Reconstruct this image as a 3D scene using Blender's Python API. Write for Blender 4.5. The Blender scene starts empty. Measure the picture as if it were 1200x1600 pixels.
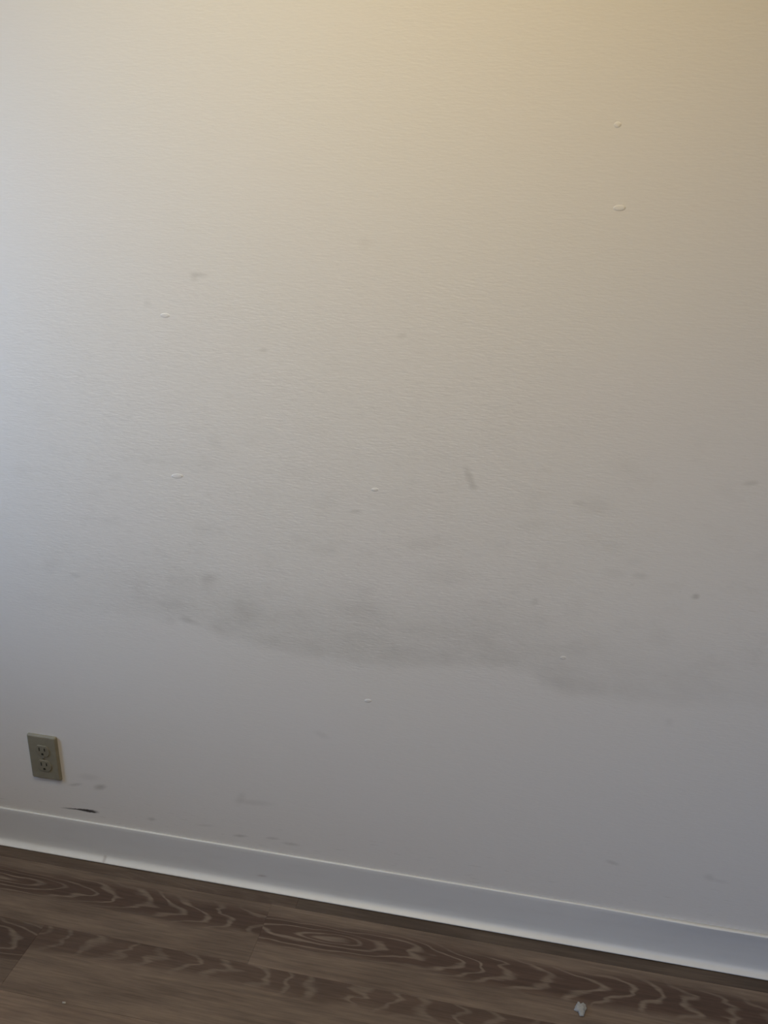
import bpy, bmesh, math, random
from mathutils import Matrix, Vector, noise

scene = bpy.context.scene
C = scene.collection

# ------------------------------------------------------------------ camera
cam_data = bpy.data.cameras.new('camera')
cam_data.sensor_fit = 'VERTICAL'
cam_data.sensor_height = 24.0
cam_data.lens = 18.0            # phone main camera, portrait
cam_data.clip_start = 0.02
cam = bpy.data.objects.new('camera', cam_data)
C.objects.link(cam)
r_ = Vector((0.98221207, 0.18588032, 0.02660745))
u_ = Vector((-0.0862281, 0.32061542, 0.94327645))
f_ = Vector((-0.16680577, 0.92879183, -0.33094044))
mw = Matrix((r_, u_, -f_)).transposed().to_4x4()
mw.translation = Vector((0, -1.2744, 1.3631))
cam.matrix_world = mw
scene.camera = cam

# ------------------------------------------------------------------ world, light, exposure
w = bpy.data.worlds.new('world')
scene.world = w
w.use_nodes = True
w.node_tree.nodes['Background'].inputs[0].default_value = (0.55, 0.68, 0.9, 1)
w.node_tree.nodes['Background'].inputs[1].default_value = 1.0
vs = scene.view_settings
vs.view_transform = 'Standard'
vs.look = 'None'
vs.exposure = 0.0
vs.gamma = 1.0
vs.use_curve_mapping = False

def area(name, loc, aim, sx, sy, watts, col, spread=180):
    l = bpy.data.lights.new(name, 'AREA')
    l.shape = 'RECTANGLE'
    l.size, l.size_y = sx, sy
    l.energy = watts
    l.color = col
    l.spread = math.radians(spread)
    o = bpy.data.objects.new(name, l)
    C.objects.link(o)
    d = Vector(aim) - Vector(loc)
    o.location = loc
    o.rotation_euler = d.to_track_quat('-Z', 'Y').to_euler()
    return o
# daylight from the left and front windows, a warm ceiling lamp, and an added neutral fill overhead
area('left_window_daylight', (-2.26, -0.60, 1.475), (-0.9, 0, 1.05), 0.5, 1.15, 4.8, (0.405, 0.625, 1.0), 71)
area('left_window_bounce', (-2.26, -1.0, 1.3), (-0.9, 0, 1.4), 1.0, 0.9, 0.6, (1.0, 0.88, 0.70), 50)
area('front_window_daylight', (0.9, -3.3, 1.3), (0.7, 0, 0.3), 1.0, 1.0, 2.1, (0.33, 0.56, 1.0), 60)
area('ceiling_lamp', (-0.14, -0.95, 2.40), (-0.14, -0.95, 0), 0.7, 0.7, 12.9, (1.0, 0.73, 0.30))
area('added_ceiling_fill', (-0.6, -0.6, 2.40), (-0.6, -0.3, 0), 0.35, 0.35, 3.1, (0.96, 1.0, 0.93), 120)  # neutral fill added overhead to balance the light, not a known fitting


# ------------------------------------------------------------------ helpers
def obj(name, bm, m, parent=None, smooth=False, loc=None):
    me = bpy.data.meshes.new(name)
    bm.normal_update()
    bm.to_mesh(me)
    bm.free()
    if m:
        me.materials.append(m)
    if smooth:
        for p in me.polygons:
            p.use_smooth = True
    o = bpy.data.objects.new(name, me)
    C.objects.link(o)
    if parent:
        o.parent = parent
    if loc:
        o.location = loc
    return o

def struct(o):
    o['kind'] = 'structure'
    return o

def box(bm, x0, x1, y0, y1, z0, z1, bev=0.0, seg=2):
    vs_ = [bm.verts.new((x, y, z)) for x in (x0, x1) for y in (y0, y1) for z in (z0, z1)]
    idx = [(0, 1, 3, 2), (4, 6, 7, 5), (0, 4, 5, 1), (2, 3, 7, 6), (0, 2, 6, 4), (1, 5, 7, 3)]
    fs = [bm.faces.new([vs_[i] for i in q]) for q in idx]
    bmesh.ops.recalc_face_normals(bm, faces=fs)
    if bev:
        es = list({e for f in fs for e in f.edges})
        bmesh.ops.bevel(bm, geom=es, offset=bev, segments=seg, profile=0.5, affect='EDGES')
    return bm

class NT:
    """small wrapper for writing shader graphs as expressions"""
    def __init__(s, name):
        s.m = bpy.data.materials.new(name)
        s.m.use_nodes = True
        s.t = s.m.node_tree
        s.b = s.t.nodes['Principled BSDF']
    def put(s, sock, v):
        if isinstance(v, bpy.types.NodeSocket):
            s.t.links.new(v, sock)
        elif v is not None:
            sock.default_value = v
    def node(s, typ, ins=None, **kw):
        n = s.t.nodes.new(typ)
        for k, v in kw.items():
            setattr(n, k, v)
        for k, v in (ins or {}).items():
            s.put(n.inputs[k], v)
        return n
    def math(s, op, a, b=None, c=None, clamp=False):
        n = s.node('ShaderNodeMath', {0: a}, operation=op, use_clamp=clamp)
        if b is not None: s.put(n.inputs[1], b)
        if c is not None: s.put(n.inputs[2], c)
        return n.outputs[0]
    def vmul(s, v, k):
        return s.node('ShaderNodeVectorMath', {0: v, 1: k}, operation='MULTIPLY').outputs[0]
    def vadd(s, v, k):
        return s.node('ShaderNodeVectorMath', {0: v, 1: k}, operation='ADD').outputs[0]
    def noise(s, v, scale=1.0, detail=2.0, rough=0.5):
        return s.node('ShaderNodeTexNoise', {'Vector': v, 'Scale': scale, 'Detail': detail, 'Roughness': rough}).outputs['Fac']
    def ss(s, v, a, b, lo=0.0, hi=1.0):
        n = s.node('ShaderNodeMapRange', {'Value': v, 'From Min': a, 'From Max': b, 'To Min': lo, 'To Max': hi},
                   interpolation_type='SMOOTHSTEP')
        return n.outputs[0]
    def mix(s, f, a, b):
        n = s.node('ShaderNodeMix', data_type='RGBA')
        s.put(n.inputs[0], f)
        s.put(n.inputs[6], a if isinstance(a, bpy.types.NodeSocket) else (*a, 1))
        s.put(n.inputs[7], b if isinstance(b, bpy.types.NodeSocket) else (*b, 1))
        return n.outputs[2]
    def pos(s):
        return s.node('ShaderNodeNewGeometry').outputs['Position']
    def sep(s, v):
        n = s.node('ShaderNodeSeparateXYZ', {0: v})
        return n.outputs
    def bump(s, h, strength=0.3, dist=0.001):
        n = s.node('ShaderNodeBump', {'Strength': strength, 'Distance': dist, 'Height': h})
        s.put(s.b.inputs['Normal'], n.outputs[0])

def marks_mask(nt, P, marks, warp=0.35):
    """sum of soft, ragged elliptical marks at (x, z) on the wall face"""
    nz = nt.node('ShaderNodeTexNoise', {'Vector': P, 'Scale': 190.0, 'Detail': 3.0})
    off = nt.vmul(nt.vadd(nz.outputs['Color'], (-0.5, -0.5, -0.5)), (0.012 * warp, 0.0, 0.006 * warp))
    Q = nt.vadd(P, off)
    acc = None
    for x, z, a, b, rot, st in marks:
        mp = nt.node('ShaderNodeMapping', {'Vector': Q, 'Location': (x, 0, z), 'Rotation': (0, -rot, 0),
                                           'Scale': (a * 1.35, 10.0, b * 1.35)}, vector_type='TEXTURE')
        ln = nt.node('ShaderNodeVectorMath', {0: mp.outputs[0]}, operation='LENGTH').outputs[1]
        v = nt.ss(ln, 1.15, 0.15, 0.0, st)
        acc = v if acc is None else nt.math('ADD', acc, v)
    return acc

MARKS = [(-0.0818, 0.9867, 0.0067, 0.0171, 0.442, 0.208), (-0.073, 0.9701, 0.0077, 0.0069, -0.465, 0.144), (-0.5586, 1.3038, 0.0159, 0.0042, -0.046, 0.16), (-0.5669, 1.2983, 0.0069, 0.0063, 0.034, 0.112), (-0.6554, 1.254, 0.0072, 0.0065, 0.039, 0.08), (-0.4465, 1.1836, 0.0081, 0.0033, 0.05, 0.176), (-0.2072, 1.2186, 0.0075, 0.0041, 0.047, 0.128), (-0.2815, 0.9054, 0.0119, 0.0036, 0.18, 0.16), (-0.5667, 0.7432, 0.019, 0.0093, 0.282, 0.12), (-0.5713, 0.7305, 0.0133, 0.022, 0.111, 0.08), (-0.4883, 0.6812, 0.0276, 0.032, -0.263, 0.072), (-0.8548, 0.7171, 0.0114, 0.0057, 0.109, 0.128), (-0.6213, 0.6483, 0.0131, 0.0074, -0.16, 0.144), (-0.6572, 0.6397, 0.0138, 0.0087, 0.122, 0.08), (-0.6095, 0.6427, 0.0183, 0.006, -0.16, 0.112), (0.1331, 0.9536, 0.0292, 0.016, -0.005, 0.072), (0.1064, 0.9558, 0.0106, 0.0045, -0.099, 0.096), (0.3701, 1.013, 0.0124, 0.0043, 0.182, 0.176), (0.3174, 0.8056, 0.0062, 0.0048, 0.115, 0.304), (0.0501, 0.7634, 0.0067, 0.0076, 0.116, 0.128), (0.2218, 0.8334, 0.0137, 0.006, 0.01, 0.112), (0.1789, 0.8348, 0.0193, 0.0096, -0.088, 0.064), (0.2507, 0.2163, 0.0122, 0.0047, -0.205, 0.176), (0.4323, 0.2175, 0.0095, 0.0077, -0.252, 0.128), (0.4532, 0.2124, 0.0163, 0.0047, -0.024, 0.08), (-0.5233, 0.2308, 0.0082, 0.0178, -0.465, 0.096), (-0.4918, 0.2265, 0.04, 0.0068, 0.081, 0.104), (-0.854, 0.2022, 0.015, 0.0068, 0.317, 0.336), (-0.9136, 0.1986, 0.0167, 0.0038, 0.264, 0.224), (-0.8794, 0.2253, 0.0249, 0.009, 0.077, 0.112), (-0.7353, 0.1367, 0.0095, 0.0045, 0.186, 0.24), (-0.5284, 0.1308, 0.0149, 0.0035, 0.132, 0.272), (-0.4552, 0.1382, 0.0146, 0.0035, 0.112, 0.208), (-0.412, 0.1311, 0.0185, 0.0035, 0.029, 0.208), (-0.6094, 0.1431, 0.0211, 0.0036, 0.13, 0.096), (-0.3448, 0.421, 0.0155, 0.0063, -0.358, 0.08), (-0.7465, 0.9322, 0.0158, 0.0077, 0.082, 0.064), (-0.5442, 1.0152, 0.0123, 0.0168, 0.073, 0.056), (-0.1572, 0.8547, 0.0348, 0.0123, 0.192, 0.072), (-0.2724, 1.3613, 0.0105, 0.0097, 0.026, 0.056), (0.0358, 0.9098, 0.0281, 0.0094, 0.189, 0.064), (-0.108, 0.7974, 0.0462, 0.0202, 0.109, 0.056), (0.2691, 0.7218, 0.0215, 0.0176, -0.077, 0.056), (0.3106, 0.5526, 0.0066, 0.0081, 0.153, 0.064), (-0.2726, 0.7137, 0.0724, 0.019, -0.111, 0.056)]
SCUFFS = [(-0.9312, 0.1293, 0.0223, 0.0017, 0.068, 0.6325), (-0.8913, 0.1314, 0.0222, 0.0032, 0.068, 1.035), (-0.9072, 0.1311, 0.0191, 0.0016, 0.068, 0.8624999999999999), (-0.8805, 0.1289, 0.0143, 0.0018, 0.088, 0.8049999999999999)]
POPS = [(-0.6237, 1.2338, 0.0107, 0.0043, 0.042, 0), (-0.6206, 0.9438, 0.014, 0.005, 0.082, 0), (0.1148, 1.4211, 0.011, 0.0045, 0.019, 0), (0.0983, 1.5328, 0.0063, 0.0042, 0.002, 0), (0.1101, 0.6583, 0.0068, 0.0039, 0.133, 0), (-0.2501, 0.5145, 0.009, 0.0044, 0.147, 0), (-0.2461, 0.9495, 0.0081, 0.0036, 0.085, 0)]
PLATE_COL = (0.275, 0.255, 0.19)
LINT_COL = (0.40, 0.41, 0.41)
BASE_COL = (0.755, 0.755, 0.745)


WALL_COL = (0.80, 0.775, 0.735)

# ------------------------------------------------------------------ materials
def wall_material(marked):
    nt = NT('painted_wall' if marked else 'plain_painted_wall')
    P = nt.pos()
    # horizontally drawn roller stipple
    fine = nt.noise(nt.vmul(P, (70, 70, 350)), 1.0, 3.0, 0.6)
    mid = nt.noise(nt.vmul(P, (22, 22, 90)), 1.0, 2.0, 0.5)
    h = nt.math('ADD', nt.math('MULTIPLY', fine, 0.75), nt.math('MULTIPLY', mid, 0.5))
    if marked:      # stipple relief and fine dark flecks are stronger in the middle of the wall
        sx_, sy_, sz_ = nt.sep(P)
        rough = nt.math('MULTIPLY', nt.ss(sx_, -1.15, -0.75), nt.ss(sx_, 0.30, -0.10))
        rough = nt.math('MULTIPLY', rough, nt.math('MULTIPLY', nt.ss(sz_, 0.52, 0.68), nt.ss(sz_, 1.45, 1.10)))
        h = nt.math('MULTIPLY', h, nt.math('MULTIPLY_ADD', nt.math('MULTIPLY', rough, nt.ss(nt.noise(nt.vmul(P, (9, 9, 14)), 1.0, 2.0), 0.35, 0.65, 0.35, 1.0)), 1.0, 0.75))
    nt.bump(h, 0.42, 0.0012)
    col = nt.node('ShaderNodeRGB').outputs[0]
    col.default_value = (*WALL_COL, 1)
    if marked:
        x, y, z = nt.sep(P)
        # grime line left by a seat back: dirty above the line, cleaner below it
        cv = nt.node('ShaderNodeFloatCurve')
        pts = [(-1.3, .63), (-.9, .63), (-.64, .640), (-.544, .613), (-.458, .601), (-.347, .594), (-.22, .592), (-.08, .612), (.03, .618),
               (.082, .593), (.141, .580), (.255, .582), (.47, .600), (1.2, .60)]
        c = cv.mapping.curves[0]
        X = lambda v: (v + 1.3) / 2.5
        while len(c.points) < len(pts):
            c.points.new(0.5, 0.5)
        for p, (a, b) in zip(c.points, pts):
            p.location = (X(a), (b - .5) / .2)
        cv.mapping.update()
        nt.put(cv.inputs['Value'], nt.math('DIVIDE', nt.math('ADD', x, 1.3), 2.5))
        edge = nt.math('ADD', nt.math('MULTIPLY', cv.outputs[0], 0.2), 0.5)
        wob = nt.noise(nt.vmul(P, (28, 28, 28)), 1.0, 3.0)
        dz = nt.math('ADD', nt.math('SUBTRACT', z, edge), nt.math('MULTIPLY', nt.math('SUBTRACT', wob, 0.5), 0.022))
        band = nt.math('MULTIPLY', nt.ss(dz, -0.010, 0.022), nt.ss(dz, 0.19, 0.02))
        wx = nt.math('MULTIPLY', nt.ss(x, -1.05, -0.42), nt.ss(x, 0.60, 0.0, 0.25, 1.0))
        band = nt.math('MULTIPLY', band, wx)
        blot = nt.noise(nt.vmul(P, (13, 13, 21)), 1.0, 4.0, 0.6)
        zone = nt.math('MULTIPLY', nt.ss(z, 0.58, 0.72), nt.ss(z, 1.30, 0.85))
        d = nt.math('MULTIPLY', band, nt.ss(blot, 0.25, 0.75, 0.08, 0.19))
        d = nt.math('ADD', d, nt.math('MULTIPLY', zone, nt.ss(blot, 0.50, 0.78, 0.0, 0.085)))
        tiny = nt.noise(nt.vmul(P, (60, 60, 150)), 1.0, 2.0)
        d = nt.math('ADD', d, nt.math('MULTIPLY', zone, nt.ss(tiny, 0.64, 0.80, 0.0, 0.10)))
        hair = nt.noise(nt.vmul(P, (42, 42, 420)), 1.0, 2.0, 0.6)
        d = nt.math('ADD', d, nt.math('MULTIPLY', rough, nt.ss(hair, 0.50, 0.74, 0.0, 0.085)))
        # fine scratches just above the skirting
        scr = nt.noise(nt.vmul(nt.vadd(P, (0, 0, 0)), (24, 24, 330)), 1.0, 2.0)
        low = nt.math('MULTIPLY', nt.ss(z, 0.21, 0.15), nt.ss(scr, 0.64, 0.76, 0.0, 0.22))
        d = nt.math('ADD', d, low)
        d = nt.math('ADD', d, marks_mask(nt, P, MARKS))
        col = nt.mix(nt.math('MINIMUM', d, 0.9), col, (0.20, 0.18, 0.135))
        col = nt.mix(nt.math('MINIMUM', marks_mask(nt, P, SCUFFS, 0.5), 0.93), col, (0.012, 0.010, 0.009))
    nt.put(nt.b.inputs['Base Color'], col)
    nt.b.inputs['Roughness'].default_value = 0.62
    nt.b.inputs['Specular IOR Level'].default_value = 0.35
    return nt.m

def simple(name, col, rough, spec=0.5, amt=0.0, scale=40, metal=0.0, stretch=(1, 1, 1)):
    nt = NT(name)
    c = (*col, 1)
    if amt:
        n = nt.noise(nt.vmul(nt.pos(), tuple(scale * s for s in stretch)), 1.0, 4.0, 0.6)
        c = nt.mix(nt.ss(n, 0.3, 0.75), tuple(v * (1 - amt) for v in col), col)
    nt.put(nt.b.inputs['Base Color'], c)
    nt.b.inputs['Roughness'].default_value = rough
    nt.b.inputs['Metallic'].default_value = metal
    nt.b.inputs['Specular IOR Level'].default_value = spec
    return nt.m

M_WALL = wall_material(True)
M_WALL2 = wall_material(False)
M_CEIL = simple('ceiling_paint', (0.82, 0.79, 0.74), 0.9, 0.2, 0.03, 60)

def base_material():
    nt = NT('white_vinyl_cove')
    P = nt.pos()
    n = nt.noise(nt.vmul(P, (9, 9, 40)), 1.0, 3.0)
    col = nt.mix(nt.ss(n, 0.45, 0.8, 0.0, 0.10), BASE_COL, (0.50, 0.47, 0.44))
    mk = marks_mask(nt, P, [(-0.4798, 0.0335, 0.0107, 0.003, 0.1, 0.3), (-0.8575, 0.008, 0.004, 0.006, 0, 0.35)], 0.3)
    col = nt.mix(mk, col, (0.20, 0.12, 0.10))
    nt.put(nt.b.inputs['Base Color'], col)
    nt.b.inputs['Roughness'].default_value = 0.42
    nt.b.inputs['Specular IOR Level'].default_value = 0.5
    nt.bump(nt.noise(nt.vmul(P, (30, 30, 120)), 1.0, 2.0), 0.12, 0.001)
    return nt.m
M_BASE = base_material()

def plank_material():
    """wood-look plank; each plank carries its own grain centre, seed and tone as object properties"""
    nt = NT('wood_plank')
    P = nt.pos()
    gc = nt.node('ShaderNodeAttribute', attribute_type='OBJECT', attribute_name='grain').outputs['Vector']
    tn = nt.node('ShaderNodeAttribute', attribute_type='OBJECT', attribute_name='tone').outputs['Vector']
    gx, gy, seed = nt.sep(gc)
    tone, cath, halfw = nt.sep(tn)
    x, y, z = nt.sep(P)
    X = nt.math('SUBTRACT', x, gx)
    Y = nt.math('SUBTRACT', y, gy)
    XY = nt.node('ShaderNodeCombineXYZ', {0: X, 1: Y, 2: nt.math('MULTIPLY', seed, 3.7)}).outputs[0]
    meander = nt.math('SUBTRACT', nt.noise(nt.vmul(XY, (3.0, 0.0, 1)), 1.0, 1.0), 0.5)
    Yw = nt.math('ADD', Y, nt.math('MULTIPLY', meander, 0.030))
    wob = nt.math('SUBTRACT', nt.noise(nt.vmul(XY, (8, 34, 1)), 1.0, 1.6, 0.5), 0.5)
    wob2 = nt.math('SUBTRACT', nt.noise(nt.vmul(XY, (30, 90, 1)), 1.0, 2.0, 0.6), 0.5)
    a = nt.math('MULTIPLY', X, 15.0)
    b = nt.math('MULTIPLY', Yw, 105.0)
    h = nt.math('SQRT', nt.math('ADD', nt.math('MULTIPLY', a, a), nt.math('MULTIPLY', b, b)))
    h = nt.math('ADD', h, nt.math('MULTIPLY', wob, 2.4))
    h = nt.math('ADD', h, nt.math('MULTIPLY', wob2, 0.22))
    h = nt.math('ADD', h, 0.45)
    fr = nt.math('ABSOLUTE', nt.math('SUBTRACT', nt.math('FRACT', h), 0.5))      # 0 on the pale line
    varw = nt.noise(nt.vmul(XY, (14, 30, 1)), 1.0, 1.0)
    line = nt.ss(fr, nt.math('MULTIPLY', varw, 0.42), 0.02)
    line = nt.math('MAXIMUM', line, nt.ss(h, 1.15, 0.75))
    # dark heartwood band round the grain centre
    aY = nt.math('ABSOLUTE', nt.math('ADD', Yw, nt.math('MULTIPLY', wob, 0.022)))
    band = nt.ss(nt.math('DIVIDE', aY, halfw), 1.35, 0.55)
    band = nt.math('MULTIPLY', band, cath)
    # streaky pores
    st1 = nt.noise(nt.vmul(XY, (7, 190, 1)), 1.0, 3.0, 0.6)
    st2 = nt.noise(nt.vmul(XY, (26, 520, 1)), 1.0, 2.0, 0.6)
    cloud = nt.noise(nt.vmul(XY, (5, 22, 1)), 1.0, 3.0, 0.55)
    light = nt.mix(nt.ss(cloud, 0.3, 0.7), PL_B, PL_A)
    c = nt.mix(band, light, PL_DARK)
    lw = nt.math('MULTIPLY', line, nt.math('MULTIPLY', band, nt.ss(cloud, 0.25, 0.6, 0.35, 0.85)))
    c = nt.mix(lw, c, PL_LINE)
    s = nt.math('ADD', nt.ss(st1, 0.25, 0.75, 0.80, 1.16), nt.ss(st2, 0.3, 0.7, -0.09, 0.09))
    s = nt.math('MULTIPLY', s, tone)
    sc = nt.node('ShaderNodeCombineXYZ', {0: s, 1: s, 2: s}).outputs[0]
    c = nt.vmul(c, sc)
    nt.put(nt.b.inputs['Base Color'], c)
    nt.put(nt.b.inputs['Roughness'], nt.ss(st1, 0.2, 0.8, 0.52, 0.66))
    nt.b.inputs['Specular IOR Level'].default_value = 0.35
    nt.bump(nt.math('ADD', nt.math('MULTIPLY', st2, 0.6), nt.math('MULTIPLY', line, nt.math('MULTIPLY', band, 0.4))), 0.25, 0.0006)
    return nt.m
PL_A = (0.187, 0.139, 0.106)
PL_B = (0.132, 0.095, 0.072)
PL_DARK = (0.084, 0.053, 0.040)
PL_LINE = (0.205, 0.160, 0.125)
M_PLANK = plank_material()
M_SUB = simple('subfloor_glue', (0.03, 0.022, 0.018), 0.9, 0.2, 0.3, 30)

# ------------------------------------------------------------------ room shell
XL, XR, YF, ZC = -2.30, 1.90, -3.40, 2.44
T = 0.12
struct(obj('floor', box(bmesh.new(), XL - T, XR + T, YF - T, T, -0.12, -0.0045), M_SUB))
floor = bpy.data.objects['floor']
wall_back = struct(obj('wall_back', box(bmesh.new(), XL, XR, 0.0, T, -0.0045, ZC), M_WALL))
struct(obj('wall_right', box(bmesh.new(), XR, XR + T, YF, T, -0.0045, ZC), M_WALL2))
struct(obj('ceiling', box(bmesh.new(), XL - T, XR + T, YF - T, T, ZC, ZC + 0.1), M_CEIL))

def wall_with_hole(name, axis, c0, c1, a0, a1, holes, m):
    """wall slab between c0..c1 across its thickness, spanning a0..a1, with window openings"""
    bm = bmesh.new()
    rects, at = [], a0
    for h0, h1, z0, z1 in holes:
        rects += [(at, h0, -0.0045, ZC), (h0, h1, -0.0045, z0), (h0, h1, z1, ZC)]
        at = h1
    rects.append((at, a1, -0.0045, ZC))
    for (p, q, s, t) in rects:
        if axis == 'x':
            box(bm, c0, c1, p, q, s, t)
        else:
            box(bm, p, q, c0, c1, s, t)
    bmesh.ops.remove_doubles(bm, verts=bm.verts, dist=1e-5)
    return struct(obj(name, bm, m))

WL = (-1.55, -0.30, 0.80, 2.10)      # left window opening  (y0, y1, z0, z1)
WF = (0.35, 1.45, 0.75, 1.85)        # front window opening (x0, x1, z0, z1)
wall_with_hole('wall_left', 'x', XL - T, XL, YF, T, [WL], M_WALL2)
wall_with_hole('wall_front', 'y', YF - T, YF, XL, XR, [WF], M_WALL2)

M_FRAME = simple('window_frame_paint', (0.8, 0.79, 0.77), 0.45, 0.5, 0.04, 20)
def glass_material():
    nt = NT('window_glass')
    nt.b.inputs['Base Color'].default_value = (1, 1, 1, 1)
    nt.b.inputs['Roughness'].default_value = 0.0
    nt.b.inputs['Transmission Weight'].default_value = 1.0
    nt.b.inputs['IOR'].default_value = 1.45
    return nt.m
M_GLASS = glass_material()

def window(n, axis, outer, inner, hole):
    h0, h1, z0, z1 = hole
    f = 0.045
    def bx(bm, p, q, s, t, d0, d1):
        if axis == 'x': box(bm, d0, d1, p, q, s, t, 0.003, 1)
        else: box(bm, p, q, d0, d1, s, t, 0.003, 1)
    root = bpy.data.objects.new('window_%d' % n, None)
    C.objects.link(root)
    struct(root)
    lo, hi = sorted((outer, inner))
    mid0, mid1 = (outer + 0.01, outer + 0.06)
    bm = bmesh.new()
    bx(bm, h0, h0 + f, z0, z1, mid0, mid1)
    bx(bm, h1 - f, h1, z0, z1, mid0, mid1)
    bx(bm, h0 + f, h1 - f, z0, z0 + f, mid0, mid1)
    bx(bm, h0 + f, h1 - f, z1 - f, z1, mid0, mid1)
    m = (h0 + h1) / 2
    bx(bm, m - f / 2, m + f / 2, z0 + f, z1 - f, mid0, mid1)
    obj('window_frame', bm, M_FRAME, root)
    for s in (0, 1):
        bm = bmesh.new()
        p, q = (h0 + f, m - f / 2) if s == 0 else (m + f / 2, h1 - f)
        bx(bm, p, q, z0 + f, z1 - f, outer + 0.030, outer + 0.036)
        obj('window_pane', bm, M_GLASS, root)
window(1, 'x', XL - T, XL, WL)
window(2, 'y', YF - T, YF, WF)

M_TRIM = simple('lamp_trim', (0.75, 0.74, 0.72), 0.4, 0.5)
for (cx, cy, h) in ((-0.14, -0.95, 0.37), (-0.6, -0.6, 0.19)):  # the second, smaller box is made up to house the added fill
    bm = box(bmesh.new(), cx - h, cx + h, cy - h, cy + h, ZC - 0.028, ZC, 0.004)
    obj('light_fitting', bm, M_TRIM, bpy.data.objects['ceiling'])

# ------------------------------------------------------------------ cove base along the back wall
def cove_base(x0, x1):
    bm = bmesh.new()
    # profile (distance out from wall, height)
    prof = [(0.0, 0.1016), (0.0026, 0.1016), (0.0036, 0.1010), (0.0040, 0.0997), (0.0038, 0.090), (0.0036, 0.060),
            (0.0036, 0.030), (0.0036, 0.0160), (0.0042, 0.0122), (0.0058, 0.0092), (0.0085, 0.0070), (0.0118, 0.0055),
            (0.0145, 0.0046), (0.0156, 0.0036), (0.0157, 0.0024), (0.0150, 0.0014), (0.0140, 0.0012), (0.0, 0.0012)]
    n = 90
    rings = []
    for i in range(n + 1):
        x = x0 + (x1 - x0) * i / n
        lift = 0.0052 * max(0.0, min(1.0, (x - 0.22) / 0.22)) ** 1.5     # top edge has come away from the wall here
        wv = 0.0006 * math.sin(x * 7.3) + 0.0004 * math.sin(x * 19 + 1)
        ring = []
        for k, (d, z) in enumerate(prof):
            t = max(0.0, (z - 0.06) / 0.042)
            dd = d + (lift + (wv if lift else 0)) * t * t if not (k in (0,) and lift < 1e-6) else d
            if k in (0, 17):
                dd = 0.0
            ring.append(bm.verts.new((x, -dd - 0.0001, z)))
        rings.append(ring)
    for a, b in zip(rings, rings[1:]):
        for k in range(len(prof)):
            j = (k + 1) % len(prof)
            bm.faces.new((a[k], a[j], b[j], b[k]))
    bm.faces.new(rings[0])
    bm.faces.new(list(reversed(rings[-1])))
    bmesh.ops.recalc_face_normals(bm, faces=bm.faces)
    return bm
bb = struct(obj('baseboard_back', cove_base(XL + 0.002, XR - 0.002), M_BASE, smooth=True))

# ------------------------------------------------------------------ floor planks
PW, A0, LEN = 0.1498, 0.0428, 1.22
rng = random.Random(4)
cache = {}
def plank(x0, x1, y0, y1, grain, tone):
    g = 0.00012
    L, W = round(x1 - x0 - 2 * g, 4), round(y1 - y0 - 2 * g, 4)
    if (L, W) not in cache:
        bm = box(bmesh.new(), -L / 2, L / 2, -W / 2, W / 2, -0.0045, 0.0, 0.0)
        top = [e for e in bm.edges if all(abs(v.co.z) < 1e-6 for v in e.verts)]
        bmesh.ops.bevel(bm, geom=top, offset=0.0003, segments=1, affect='EDGES')
        me = bpy.data.meshes.new('plank')
        bm.to_mesh(me)
        bm.free()
        me.materials.append(M_PLANK)
        cache[(L, W)] = me
    o = bpy.data.objects.new('plank', cache[(L, W)])
    C.objects.link(o)
    o.parent = floor
    o.location = ((x0 + x1) / 2, (y0 + y1) / 2, 0)
    o['grain'] = [float(v) for v in grain]
    o['tone'] = [float(v) for v in tone]
# first joint of each row, read from the visible joints
JOINT = {0: -0.3916, 1: -0.4447, 2: -0.8890}
# (row, any x on the plank, (grain centre x, y, seed), (tone, heartwood strength, half width))
GRAIN = [
    (0, -0.60, (-0.9, -0.055, 2.0), (0.82, 0.35, 0.03)),
    (0, 0.00, (0.9, -0.130, 5.0), (0.54, 0.15, 0.05)),
    (1, -0.60, (-1.05, -0.098, 1.3), (0.97, 1.0, 0.032)),
    (1, 0.00, (-0.3126, -0.102, 4.2), (1.0, 1.0, 0.036)),
    (2, -1.00, (-1.2, -0.235, 6.1), (0.90, 1.0, 0.045)),
    (2, -0.50, (-1.35, -0.206, 3.3), (0.97, 0.78, 0.036)),
    (3, -0.50, (0.3, -0.47, 8.3), (1.22, 0.3, 0.03)),
]

row = 0
y1 = -0.0005
while True:
    y0 = -A0 - row * PW
    if y0 < YF: y0 = YF + 0.0005
    j = JOINT.get(row, XL + rng.uniform(0.1, LEN) + 0.0)
    while j > XL + 0.08: j -= LEN
    xs = [XL + 0.0005]
    j += LEN
    while j < XR - 0.05:
        xs.append(j)
        j += LEN
    xs.append(XR - 0.0005)
    for k, (a, b) in enumerate(zip(xs, xs[1:])):
        g = (rng.uniform(a, b), (y0 + y1) / 2 + rng.uniform(-.04, .04), rng.uniform(0, 9))
        t = (rng.uniform(0.9, 1.12), rng.choice((0.25, 0.6, 0.9)), rng.uniform(0.025, 0.045))
        for (rr, xa, gg, tt) in GRAIN:
            if rr == row and a <= xa < b:
                g, t = gg, tt
        plank(a, b, y0, y1, g, t)
    if y0 <= YF + 0.001: break
    y1 = y0
    row += 1

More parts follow.
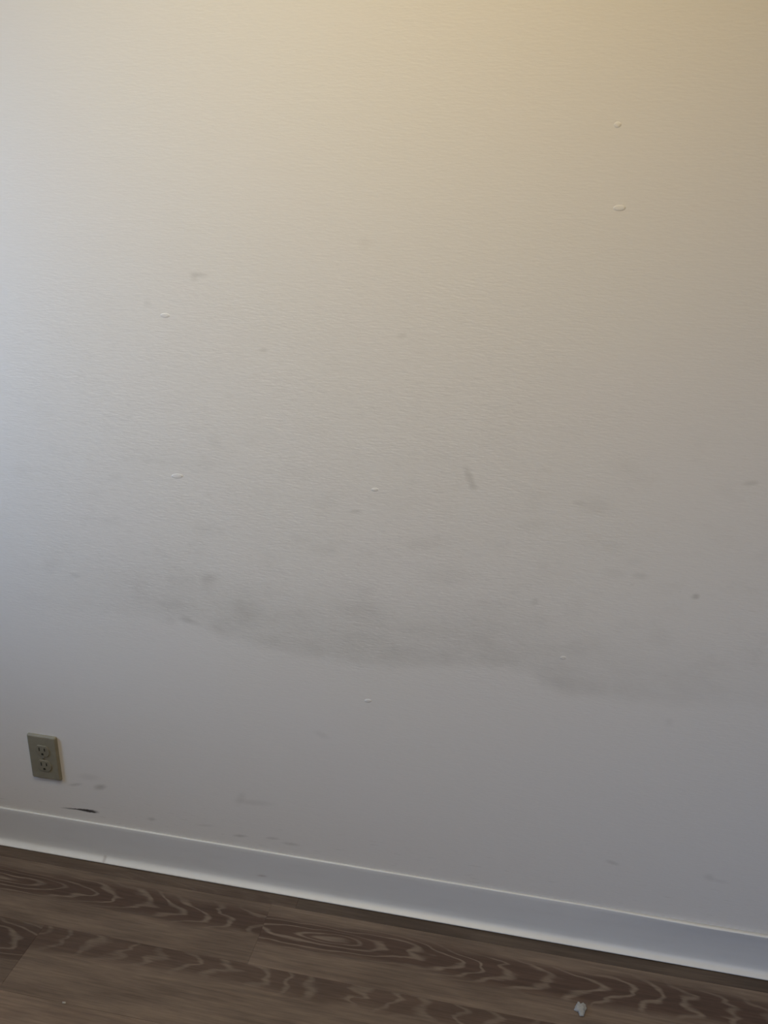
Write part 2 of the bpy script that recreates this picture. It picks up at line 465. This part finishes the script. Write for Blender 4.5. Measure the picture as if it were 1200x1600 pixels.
# ------------------------------------------------------------------ nail pops on the wall
for (x, z, a, b, rot, _) in POPS:
    bm = bmesh.new()
    bmesh.ops.create_uvsphere(bm, u_segments=14, v_segments=8, radius=1.0)
    bmesh.ops.scale(bm, vec=(a * 0.85, 0.0009, b * 1.0), verts=bm.verts)
    bmesh.ops.bisect_plane(bm, geom=bm.verts[:] + bm.edges[:] + bm.faces[:], plane_co=(0, 0.0, 0), plane_no=(0, 1, 0), clear_outer=True)
    bmesh.ops.rotate(bm, cent=(0, 0, 0), matrix=Matrix.Rotation(-rot, 3, 'Y'), verts=bm.verts)
    obj('nail_pop', bm, M_WALL, wall_back, True, (x, 0.0002, z))

# ------------------------------------------------------------------ power outlet
M_PLATE = simple('almond_plastic', PLATE_COL, 0.42, 0.5, 0.10, 60)
M_FACE = simple('almond_receptacle', tuple(v * 0.93 for v in PLATE_COL), 0.45, 0.5, 0.12, 90)
M_HOLE = simple('slot_shadow', (0.03, 0.028, 0.022), 0.8, 0.2)
M_SCREW = simple('screw_paint', tuple(v * 0.8 for v in PLATE_COL), 0.4, 0.5, metal=0.2)
ox, oz = -0.9800, 0.2629
root = bpy.data.objects.new('power_outlet', None)
C.objects.link(root)
root.location = (ox, 0, oz)
root['label'] = 'beige duplex power outlet on the wall above the white baseboard'
root['category'] = 'outlet'

def rounded_rect(w, h, r, seg=5):
    pts = []
    for cx, cz, a0 in ((w / 2 - r, h / 2 - r, 0), (-w / 2 + r, h / 2 - r, 90), (-w / 2 + r, -h / 2 + r, 180), (w / 2 - r, -h / 2 + r, 270)):
        for i in range(seg + 1):
            a = math.radians(a0 + 90 * i / seg)
            pts.append((cx + r * math.cos(a), cz + r * math.sin(a)))
    return pts
def stack(bm, layers):
    """loft a list of (outline, y) loops; caps the last and the first"""
    loops = [[bm.verts.new((x, y, z)) for x, z in pts] for pts, y in layers]
    for A, B in zip(loops, loops[1:]):
        for i in range(len(A)):
            j = (i + 1) % len(A)
            bm.faces.new((A[i], A[j], B[j], B[i]))
    bm.faces.new(loops[-1])
    bm.faces.new(list(reversed(loops[0])))
    bmesh.ops.recalc_face_normals(bm, faces=bm.faces)
    return bm
pw, ph = 0.0715, 0.1150
plate = stack(bmesh.new(), [(rounded_rect(pw, ph, .004), 0.0), (rounded_rect(pw, ph, .004), -.0022),
                            (rounded_rect(pw - .0015, ph - .0015, .0038), -.0040), (rounded_rect(pw - .0050, ph - .0050, .003), -.0056),
                            (rounded_rect(pw - .0090, ph - .0090, .002), -.0062)])
obj('wall_plate', plate, M_PLATE, root)
def receptacle_outline(s=1.0):
    pts = []
    R_, hh = 0.0172 * s, 0.0140 * s
    a = math.asin(hh / R_)
    for i in range(9):
        t = -a + 2 * a * i / 8
        pts.append((R_ * math.cos(t), R_ * math.sin(t)))
    for i in range(9):
        t = math.pi - a + 2 * a * i / 8
        pts.append((R_ * math.cos(t), R_ * math.sin(t)))
    return pts
for cz in (0.0195, -0.0195):
    # recessed ring then the face standing proud
    rc = stack(bmesh.new(), [(receptacle_outline(1.0), -.0055), (receptacle_outline(1.0), -.0074), (receptacle_outline(.955), -.0079)])
    r = obj('receptacle', rc, M_FACE, root, loc=(0, 0, cz))
    for dx, hgt in ((-0.0064, 0.0092), (0.0064, 0.0078)):
        bm = box(bmesh.new(), -0.0014, 0.0014, -.0081, -.0060, -hgt / 2, hgt / 2)
        obj('slot', bm, M_HOLE, r, loc=(dx, 0, 0.0042))
    pts = [(0.0028 * math.cos(math.radians(t)), 0.0028 * math.sin(math.radians(t))) for t in range(0, 181, 20)] + [(-.0028, -.0026), (.0028, -.0026)]
    bm = stack(bmesh.new(), [(pts, -.0060), (pts, -.0081)])
    obj('ground_hole', bm, M_HOLE, r, loc=(0, 0, -0.0078))
pts = [(0.0034 * math.cos(math.radians(t)), 0.0034 * math.sin(math.radians(t))) for t in range(0, 360, 24)]
s = obj('screw', stack(bmesh.new(), [(pts, -.0058), (pts, -.0066), ([(x * .75, z * .75) for x, z in pts], -.0072)]), M_SCREW, root)
bm = box(bmesh.new(), -0.0024, 0.0024, -.00735, -.0070, -0.0005, 0.0005)
obj('screw_slot', bm, M_HOLE, s)

# ------------------------------------------------------------------ scraps on the floor
def scrap(name, loc, sx, sy, sz, seed, col, label):
    bm = bmesh.new()
    bmesh.ops.create_icosphere(bm, subdivisions=3, radius=1.0)
    for v in bm.verts:
        p = v.co.copy()
        n1 = noise.noise(p * 1.3 + Vector((seed, 0, 0)))
        n2 = noise.noise(p * 3.4 + Vector((0, seed, 0)))
        k = 1 + 0.75 * n1 + 0.40 * n2
        v.co = Vector((p.x * sx * k, p.y * sy * k, max(0.0, (p.z + 0.75)) * sz * (1 + 0.5 * n2)))
    zmin = min(v.co.z for v in bm.verts)
    for v in bm.verts: v.co.z -= zmin
    m = simple(name + '_surface', col, 0.8, 0.2, 0.15, 250)
    o = obj(name, bm, m, None, True, loc)
    o['label'] = label
    o['category'] = 'debris'
    return o
scrap('lint_tuft', (0.2040, -0.154, 0.0001), 0.0095, 0.0120, 0.0045, 5.3, LINT_COL,
      'small pale grey tuft of lint on the wood floor near the right of the baseboard')
scrap('paint_chip', (-0.7515, -0.3419, 0.0001), 0.0032, 0.0018, 0.0010, 7.7, (0.45, 0.43, 0.40),
      'tiny white paint chip on a plank seam at lower left of the floor')
